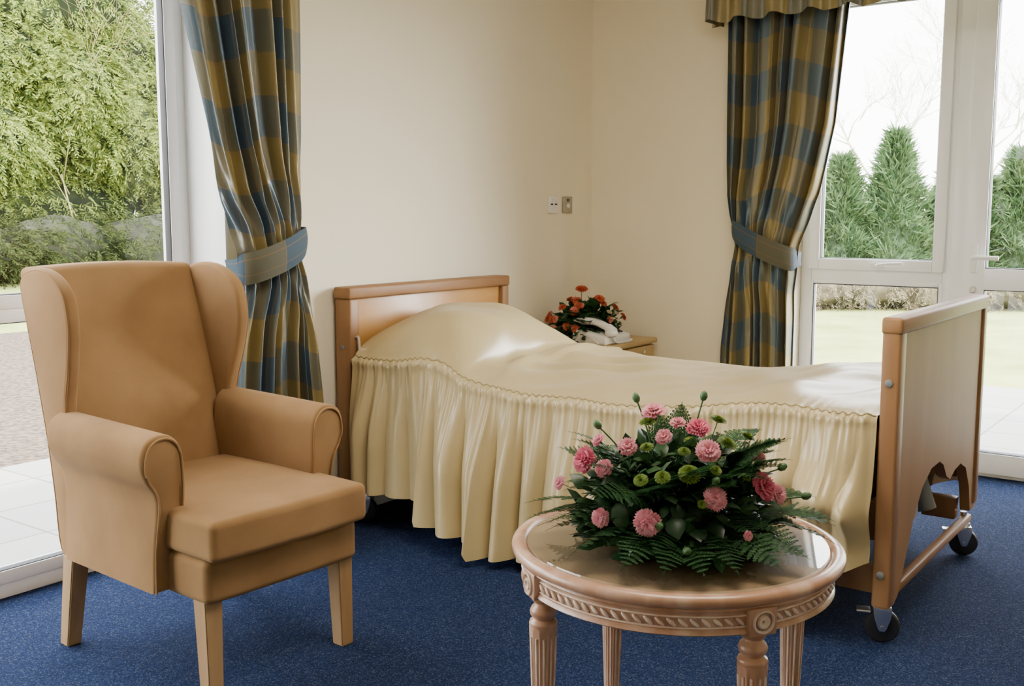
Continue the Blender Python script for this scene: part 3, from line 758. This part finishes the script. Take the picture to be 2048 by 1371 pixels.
def leaves(n, C, R, Hh, lmin, lmax, wk, rs, zmin=0.0, jit=.9):
    V = []; F = []
    for i in range(n):
        z = rs.uniform(0, 1)**.9; a = rs.uniform(0, 2*pi); k = rs.uniform(.55, 1.0)
        d = Vector((math.cos(a)*math.sqrt(1-z*z), math.sin(a)*math.sqrt(1-z*z), z))
        p = Vector((d.x*R*k, d.y*R*k, zmin+d.z*Hh*k))
        dd = (Vector((d.x, d.y, d.z*.7)) + Vector((rs.uniform(-jit,jit), rs.uniform(-jit,jit), rs.uniform(-jit,jit*.7)))).normalized()
        s = dd.cross(Vector((rs.uniform(-.5,.5), rs.uniform(-.5,.5), 1))).normalized(); up = s.cross(dd)
        l = rs.uniform(lmin, lmax); w = l*wk*rs.uniform(.7,1.2); o = len(V)
        for q in (p, p+dd*l*.35+s*w, p+dd*l*.7+s*w*.75, p+dd*l-up*l*.1, p+dd*l*.7-s*w*.75, p+dd*l*.35-s*w, p+dd*l*.45+up*w*.4): 
            q = Vector(q); q.z = max(q.z, .004); V.append(tuple(q+Vector(C)))
        F += [(o,o+1,o+6),(o+1,o+2,o+6),(o+2,o+3,o+6),(o+3,o+4,o+6),(o+4,o+5,o+6),(o+5,o,o+6)]
    return V, F
ferns = [fern_mesh('fern', s) for s in (1, 2, 3)]
car_p = [carnation_mesh('carn', s, M_pink) for s in (1, 2)]; car_d = [carnation_mesh('carn', s, M_dpink) for s in (3, 4)]
car_o = [carnation_mesh('carn', s, M_orange) for s in (5, 6)]; car_pe = [carnation_mesh('carn', s, M_peach) for s in (7,)]
car_c = [carnation_mesh('carn', 9, M_cream)]
mum_g = [mum_mesh('mum', s, M_mum) for s in (1, 2)]; mum_o = [mum_mesh('mum', 3, M_orange)]
def place_fern(par, az, el, r0, z0, ln, k, roll=0):
    o = bpy.data.objects.new('fern_frond', ferns[k % 3]); COL.objects.link(o); o.parent = par
    o.location = (r0*math.cos(az), r0*math.sin(az), z0); o.rotation_euler = (roll, -el, az); o.scale = (ln, ln, ln)
FR = math.radians(-53.8)
fa = top('flower_arrangement', 'domed arrangement of pink carnations, lime chrysanthemums and fern on the table', 'flowers', (TC[0]-.002, TC[1]+.004, .5765), FR)
rs = random.Random(11)
mk('bowl', lathe([(0,.0),(.05,0),(.07,.02),(.085,.05),(.08,.05),(.066,.022),(0,.01)], 32), M_blue, fa)
mk('foliage', leaves(1050, (0,0,0), .20, .200, .030, .060, .32, rs, .01), M_fol, fa, ang=180, kind='stuff', label='dense dark green leaves')
mk('foliage_core', lathe([(.001,.15),(.06,.14),(.10,.11),(.12,.08),(.12,.04),(.08,.01),(0,.01)], 20), M_fol, fa, kind='stuff')
fl = [(-.045,.268,.025,car_p,0),(.002,.250,.016,car_p,-.02),(.040,.243,.024,car_d,-.04),(-.034,.232,.017,car_p,-.07),(-.108,.214,.019,car_p,-.08),(.046,.214,.024,car_p,-.12),
      (-.160,.214,.015,car_p,-.02),(-.190,.180,.027,car_d,-.05),(-.155,.172,.019,car_p,-.09),(.160,.137,.029,car_d,-.10),(.195,.117,.020,car_p,-.08),(.168,.177,.019,car_p,-.02),
      (.048,.138,.023,car_p,-.19),(-.082,.096,.026,car_p,-.205),(-.165,.086,.019,car_p,-.14),(-.240,.127,.014,car_p,-.03),(.110,.068,.010,car_p,-.20)]
for i, (lx, z, r_, ms, y_) in enumerate(fl):
    d = Vector((lx, y_-.02, z-.06)).normalized(); d = (d+Vector((0,-.35,.05))+Vector((rs.uniform(-.3,.3), rs.uniform(-.2,.2), rs.uniform(-.2,.3)))).normalized()
    place_mesh('carnation', ms[i % len(ms)], fa, (lx, y_, z), d, r_, i*1.1)
ml = [(-.06,.252,.020,-.02),(.088,.252,.021,0),(.098,.214,.023,-.05),(.150,.217,.020,0),(.02,.224,.017,-.08),(.0,.182,.024,-.18),(-.05,.174,.017,-.17),(-.090,.166,.016,-.16),(.055,.184,.013,-.155),(-.07,.214,.015,-.085),(.0,.212,.014,-.115),(.12,.164,.011,-.13),(.02,.131,.010,-.205)]
for i, (lx, z, r_, y_) in enumerate(ml):
    d = Vector((lx, y_, z-.03)).normalized(); d = (d+Vector((0,-.15,.4))).normalized()
    place_mesh('chrysanthemum', mum_g[i % 2], fa, (lx, y_, z), d, r_, i)
for k in range(36):
    az = 2*pi*k/36+rs.uniform(-.1,.1); lower = k % 2 == 0
    place_fern(fa, az, math.radians(rs.uniform(2,14) if lower else rs.uniform(14,40)), .07, rs.uniform(.03,.06) if lower else rs.uniform(.06,.13), rs.uniform(.17,.215), k, rs.uniform(-.5,.5))
for k, (az, el, ln) in enumerate(((3.3,.22,.24),(3.0,.25,.24),(3.55,.25,.24),(-.15,.16,.25),(-.45,.12,.26),(-.3,.25,.25),(-.8,.10,.24),(-2.0,.09,.24),(-1.75,.08,.24),(-1.3,.07,.23),(-2.4,.12,.24),(-1.55,.07,.235),(-1.05,.08,.24),(-2.75,.2,.22),(.15,.3,.24),(1.3,1.25,.17),(-1.4,1.1,.15),(-1.2,.5,.16),(2.9,.7,.18),(.1,.6,.18),(-.5,.5,.17),(-2.6,.5,.17),(1.8,1.2,.16),(-.2,.7,.18))):
    place_fern(fa, az, el, .075 if el < 1 else .04, .035 if el < .4 else .12, ln, k, rs.uniform(-.35,.35))
for i, (lx, z, y_) in enumerate(((-.078,.290,.02),(.062,.292,.03),(-.158,.238,0),(.190,.200,0),(.265,.095,-.02),(-.012,.05,-.235),(.225,.145,.02),(.05,.165,-.175),(-.06,.09,-.21))):
    b0 = Vector((lx*.45, y_*.5, z*.5)); b1_ = Vector((lx, y_, z)); d = (b1_-b0).normalized()
    g = G(); g.add(tube(spline([b0, b0.lerp(b1_, .5)+Vector((0,0,.012)), b1_]), .0018, 6))
    M = Matrix.Translation(b1_) @ d.to_track_quat('Z','Y').to_matrix().to_4x4()
    g.add(lathe([(0,-.006),(.006,-.002),(.0085,.006),(.006,.014),(0,.018)], 12), 0, M)
    mk('flower_bud', g, M_stem, fa, ang=180)

fo = top('flower_arrangement', 'small arrangement of orange and peach flowers on the bedside cabinet', 'flowers', (4.545, 2.858, CZ), FR)
mk('bowl', lathe([(0,.0),(.05,0),(.06,.03),(.055,.03),(0,.01)], 24), M_keys, fo)
vf = leaves(1000, (0,0,0), .18, .19, .028, .055, .30, rs, .01)
# back of the arrangement is trimmed flat against the wall side
cF, sF = math.cos(FR), math.sin(FR)
def trim(p):
    wy = p[0]*sF+p[1]*cF
    if wy > .17: 
        k_ = .17/wy; return (p[0]*k_, p[1]*k_, p[2])
    return p
mk('foliage', ([trim(p) for p in vf[0]], vf[1]), M_fern, fo, ang=180, kind='stuff', label='dense dark green leaves')
mk('foliage_core', lathe([(.001,.15),(.06,.14),(.09,.10),(.10,.05),(.08,.01),(0,.01)], 20), M_fol, fo, kind='stuff')
for i in range(38):
    a = rs.uniform(pi, 2*pi) if i < 32 else rs.uniform(0, pi); z = rs.uniform(.12, .98)
    d = Vector((math.cos(a)*math.sqrt(1-z*z), math.sin(a)*math.sqrt(1-z*z), z)); p = trim((d.x*.225, d.y*.14, .02+d.z*.205))
    ms = (car_o, car_pe, car_o, car_c)[i % 4]; place_mesh('carnation', ms[0], fo, p, d, (.021,.019,.021,.010)[i % 4], i)
place_mesh('chrysanthemum', mum_o[0], fo, (-.02, -.02, .265), (0, -.4, .9), .036); place_mesh('chrysanthemum', mum_o[0], fo, (.07, -.06, .22), (.2, -.5, .8), .030)
for k in range(30):
    az = 2*pi*k/30
    wd = math.cos(az)*sF+math.sin(az)*cF
    ln = rs.uniform(.15,.19)*(1 if wd < .3 else .55)
    place_fern(fo, az, math.radians(rs.uniform(8,50)), .05, rs.uniform(.03,.11), ln, k, rs.uniform(-.5,.5))
for k in range(5): place_fern(fo, 3.6+k*.8, 1.1, .03, .10, .15, k)

# ------------------------------------------------------------------ outside
mk('patio', G().add(rbox(-6, 5.40, YG+.08, 5.3, -.14, -.06, 0)).add(rbox(5.401, 8.6, -6, 5.3, -.14, -.06, 0)), M_pave, label='pale square paving slabs around the house', kind='structure')
mk('gravel_drive', rbox(-10, 16, 5.301, 11.5, -.18, -.07, 0), M_gravel, label='brown gravel drive beyond the paving', category='gravel', kind='stuff')
V = []; F = []; nn = 60
for j in range(nn+1):
    for i in range(nn+1):
        x = -45+110*i/nn; y = -45+110*j/nn
        z = -.12+.055*max(0, y-11.5)*smooth((22-x)/6) ; z = min(z, 1.2)
        if x < 9 and y < 6: z = -.2
        V.append((x, y, z))
for j in range(nn):
    for i in range(nn): q = j*(nn+1)+i; F.append((q, q+1, q+nn+2, q+nn+1))
mk('lawn', (V, F), M_lawn, label='sunlit grass lawn around the garden', category='lawn', kind='stuff', ang=180)

def blades(P, D, SD, Ln, W):
    n = len(P); A = P; B = P+D*Ln[:,None]*.5+SD*W[:,None]; C = P+D*Ln[:,None]; E = P+D*Ln[:,None]*.5-SD*W[:,None]
    V = np.stack([A, B, C, E], 1).reshape(-1, 3)
    idx = np.arange(n)[:,None]*4+np.array([0,1,2,3])[None]
    return V, idx
def norm(a): return a/np.maximum(1e-9, np.linalg.norm(a, axis=1))[:,None]
def fol_obj(name, V, idx, mt, par, **kw):
    me = bpy.data.meshes.new(name); me.from_pydata(V.tolist(), [], idx.tolist()); me.materials.append(mt)
    o = bpy.data.objects.new(name, me); COL.objects.link(o); o.parent = par
    for k, v in kw.items(): o[k] = v
    return o
def ball(c, r, n=10, seed=0):
    bm = bmesh.new(); bmesh.ops.create_icosphere(bm, subdivisions=3, radius=1); rr = random.Random(seed); ph = rr.uniform(0, 6)
    for v in bm.verts:
        k = 1+.16*math.sin(v.co.x*5+ph)*math.sin(v.co.y*4+1)+.08*math.sin(v.co.z*9+ph)
        v.co = (c[0]+v.co.x*r[0]*k, c[1]+v.co.y*r[1]*k, c[2]+v.co.z*r[2]*k)
    return frombm(bm)
def big_tree(loc, label, blobs, nspray, ln, seed, fm=M_yew, cm=M_yewcore, name='yew_tree', wk=.070):
    R_ = np.random.RandomState(seed)
    t = top(name, label, 'tree', loc)
    mk('trunk', tube(spline([(0,0,-.1),(.1,.05,1.2),(0,.1,3),(.1,0,5)]), [.30-.009*i for i in range(25)], 10), M_bark, t)
    g = G(); Vs = []; Is = []; off = 0
    for bi, (c, r) in enumerate(blobs):
        g.add(ball(c, [q*.78 for q in r], seed=bi))
        n = nspray
        d = norm(R_.normal(size=(n,3)))
        clump = 1+.15*np.sin(d[:,0:1]*7+bi)*np.sin(d[:,2:3]*9+bi*2)
        P = np.array(c)+d*np.array(r)*R_.uniform(.74,1.06,(n,1))*clump
        nb = 15
        Pr = np.repeat(P, nb, 0); dr = np.repeat(d, nb, 0)
        k = np.tile(np.linspace(0, 1, nb), n)[:,None]
        main = norm(d*np.array([1,1,.3])+np.array([0,0,-.75])+R_.normal(size=(n,3))*.35); mr_ = np.repeat(main, nb, 0)
        Pb = Pr+mr_*k*ln*2.1
        side = norm(np.cross(mr_, dr+1e-3)); sg = np.tile(np.array([1,-1]*nb)[:nb], n)[:,None]
        D = norm(mr_*.8+side*sg*.8+R_.normal(size=(n*nb,3))*.2)
        SD = norm(np.cross(D, R_.normal(size=(n*nb,3))*.4+dr))
        V, I = blades(Pb, D, SD, R_.uniform(.5,1.0,n*nb)*ln*(1.0-.6*k[:,0]), np.full(n*nb, ln*wk))
        Vs.append(V); Is.append(I+off); off += len(V)
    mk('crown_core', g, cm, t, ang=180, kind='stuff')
    fol_obj('foliage', np.concatenate(Vs), np.concatenate(Is), fm, t, kind='stuff')
    return t
yb = [((0,0,2.6),(2.2,1.6,1.0)),((-1.2,-.5,3.7),(1.5,1.3,1.1)),((1.1,-.4,3.9),(1.5,1.2,1.2)),((0,-.6,4.9),(1.9,1.4,1.2)),((.4,-.4,6.3),(1.8,1.4,1.3)),((-1.5,-.8,2.3),(1.1,1.0,.8)),((1.3,-.9,2.5),(1.1,.9,.9)),((0,-1.2,3.3),(1.0,.8,.8)),((0,.2,1.3),(2.9,1.2,1.1))]
big_tree((10.6, 18.8, .3), 'large yellow-green yew tree beyond the gravel', yb, 1300, .20, 1)
big_tree((14.8, 18.5, .3), 'large yellow-green yew tree at the garden edge', yb, 450, .26, 2)
big_tree((6.0, 20.6, .3), 'large yellow-green yew tree at the garden edge', yb, 450, .26, 3)
ub = [((-2.6,0,.5),(1.3,.8,.55)),((-1,.2,.55),(1.4,.8,.65)),((.7,0,.5),(1.3,.8,.72)),((2.3,.2,.5),(1.3,.8,.62))]
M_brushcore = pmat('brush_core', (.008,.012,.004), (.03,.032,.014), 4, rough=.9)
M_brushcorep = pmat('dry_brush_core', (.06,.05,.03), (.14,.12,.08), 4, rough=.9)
def hedge(loc, label, blobs, n, ln, seed, sc=1, rz=0, fm=M_brush, cm=M_brushcore):
    t = big_tree(loc, label, [((c[0]*sc,c[1]*sc,c[2]*sc),(r[0]*sc,r[1]*sc,r[2]*sc)) for c, r in blobs], n, ln, seed, fm, cm, 'shrub')
    t['category'] = 'shrub'; t.rotation_euler = (0, 0, rz)
    for c in t.children:
        if c.name.startswith('trunk'): c.scale = (.3, .3, .10)
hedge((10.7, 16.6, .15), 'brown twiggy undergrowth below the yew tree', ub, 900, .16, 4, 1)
hedge((15.7, 4.2, -.1), 'low dry brown shrubs in front of the conifers', ub, 300, .10, 6, .52, math.radians(-60), M_brushp, M_brushcorep)
def bare(name, loc, label, mt, h, seed, depth=5, r0=.05, spread=.55, lean=(0,0,1)):
    r = random.Random(seed); g = G()
    def rec(p, d, l, rad, k):
        q = p+d*l; mid = (p+q)/2+Vector((r.uniform(-1,1), r.uniform(-1,1), r.uniform(-1,1)))*l*.12
        g.add(tube([p, mid, q], [rad, rad*.85, rad*.7], 5))
        if k == 0: return
        for _ in range(3 if k > 1 else 2):
            dd = (d+Vector((r.uniform(-1,1), r.uniform(-1,1), r.uniform(-.7,1)))*spread).normalized()
            rec(p.lerp(q, r.uniform(.5,1)), dd, l*r.uniform(.6,.85), rad*.62, k-1)
    o = top(name, label, 'tree', loc)
    rec(Vector((0,0,-.1)), Vector(lean).normalized(), h*.32, r0, depth)
    mk('branches', g, mt, o, ang=180, kind='stuff')
bare('bare_tree', (11.0, 17.3, .1), 'leaning bare branches with yellow twigs before the yew', M_twig, 6.6, 3, 5, .018, .8, (-.35,.0,.9))
bare('bare_tree', (15.3, 6.2, -.1), 'small leafless sapling beside the conifers', M_twig, 3.2, 5, 4, .014, .6)
bare('bare_tree', (30, 9.2, -.1), 'faint pale leafless tree far across the lawn', M_haze, 8.5, 8, 6, .06, .65)
bare('bare_tree', (32, 7.0, -.1), 'faint pale leafless tree far across the lawn', M_haze, 9, 12, 6, .06, .65)
def conifer(loc, h, r, n, seed, label):
    R_ = np.random.RandomState(seed); t = top('conifer', label, 'tree', loc, group='row of small conifers')
    mk('trunk', tube([(0,0,-.1),(0,0,h*.5)], [.05,.03], 8), M_bark, t)
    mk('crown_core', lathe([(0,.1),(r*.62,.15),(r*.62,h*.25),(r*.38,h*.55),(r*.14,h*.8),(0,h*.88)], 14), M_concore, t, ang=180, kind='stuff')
    z = R_.uniform(0,1,n)**1.3; a = R_.uniform(0, 2*pi, n)
    rr = r*(1-z)**.85*(.80+.22*np.sin(a*5+z*15+seed)+.16*np.sin(z*27+a*2+seed))*R_.uniform(.55,1.22,n)+.02
    P = np.stack([rr*np.cos(a), rr*np.sin(a), .05+z*h*.95], 1)
    D = norm(np.stack([np.cos(a), np.sin(a), np.full(n,.75)], 1)+R_.normal(size=(n,3))*.5)
    SD = norm(np.cross(D, R_.normal(size=(n,3))))
    V, I = blades(P, D, SD, R_.uniform(.07,.28,n), R_.uniform(.009,.018,n))
    fol_obj('foliage', V, I, M_con, t, kind='stuff')
for i, (x_, y_, h_, r_) in enumerate(((16.4,4.75,2.65,.80),(15.9,5.4,2.25,.72),(16.9,4.05,2.0,.72),(15.3,6.0,1.9,.5),(17.5,3.2,2.35,.70),(17.3,3.65,1.9,.60),(17.9,2.5,2.2,.58))):
    conifer((x_, y_, -.1), h_, r_, 12000, i, 'small green conifer in a garden row' if i else 'tallest pointed green conifer in the garden row')

# ------------------------------------------------------------------ light: hazy sky with a brighter glow on the garden-door side
W = bpy.data.worlds.new('World'); S.world = W; W.use_nodes = True
wn = W.node_tree; bg = wn.nodes['Background']
tc = wn.nodes.new('ShaderNodeTexCoord'); sxw = wn.nodes.new('ShaderNodeSeparateXYZ'); wn.links.new(tc.outputs['Generated'], sxw.inputs[0])
crw = wn.nodes.new('ShaderNodeValToRGB'); wn.links.new(sxw.outputs[2], crw.inputs[0])
crw.color_ramp.elements[0].color = (1,.99,.97,1); crw.color_ramp.elements[1].color = (.88,.94,1,1)
wn.links.new(crw.outputs[0], bg.inputs[0])
nrm_ = wn.nodes.new('ShaderNodeVectorMath'); nrm_.operation = 'NORMALIZE'; wn.links.new(tc.outputs['Generated'], nrm_.inputs[0])
dt = wn.nodes.new('ShaderNodeVectorMath'); dt.operation = 'DOT_PRODUCT'; wn.links.new(nrm_.outputs[0], dt.inputs[0])
dt.inputs[1].default_value = tuple(Vector((.70, -.68, .20)).normalized())
mxm = wn.nodes.new('ShaderNodeMath'); mxm.operation = 'MAXIMUM'; wn.links.new(dt.outputs['Value'], mxm.inputs[0]); mxm.inputs[1].default_value = 0
pwm = wn.nodes.new('ShaderNodeMath'); pwm.operation = 'POWER'; wn.links.new(mxm.outputs[0], pwm.inputs[0]); pwm.inputs[1].default_value = 28
mlm = wn.nodes.new('ShaderNodeMath'); mlm.operation = 'MULTIPLY_ADD'; wn.links.new(pwm.outputs[0], mlm.inputs[0]); mlm.inputs[1].default_value = 70; mlm.inputs[2].default_value = 13.5
wn.links.new(mlm.outputs[0], bg.inputs[1])
sun = bpy.data.lights.new('sun', 'SUN'); sun.energy = 14; sun.angle = math.radians(2); sun.color = (1,.93,.8)
so_ = bpy.data.objects.new('sun', sun); COL.objects.link(so_)
so_.rotation_euler = Vector((.62, .45, -.85)).to_track_quat('-Z', 'Y').to_euler()
def area(name, loc, tgt, sz, en, col):
    l = bpy.data.lights.new(name, 'AREA'); l.shape = 'RECTANGLE'; l.size, l.size_y = sz; l.energy = en; l.color = col
    o = bpy.data.objects.new(name, l); COL.objects.link(o); o.location = loc
    o.rotation_euler = (Vector(tgt)-Vector(loc)).to_track_quat('-Z', 'Y').to_euler()
area('fill_light', (2.2, 1.0, 2.55), (2.5, 1.3, 0), (1.2, .9), 60, (1,.88,.72))  # unseen soft warm fill added to brighten the room, no fitting behind it

cam = bpy.data.cameras.new('camera'); cam.lens = 36*2079/2048; cam.sensor_width = 36; cam.clip_start = .05; cam.clip_end = 300
co = bpy.data.objects.new('camera', cam); COL.objects.link(co); co.location = (0, 0, 1.25)
co.rotation_euler = (math.radians(83), 0, math.radians(-53.8)); S.camera = co
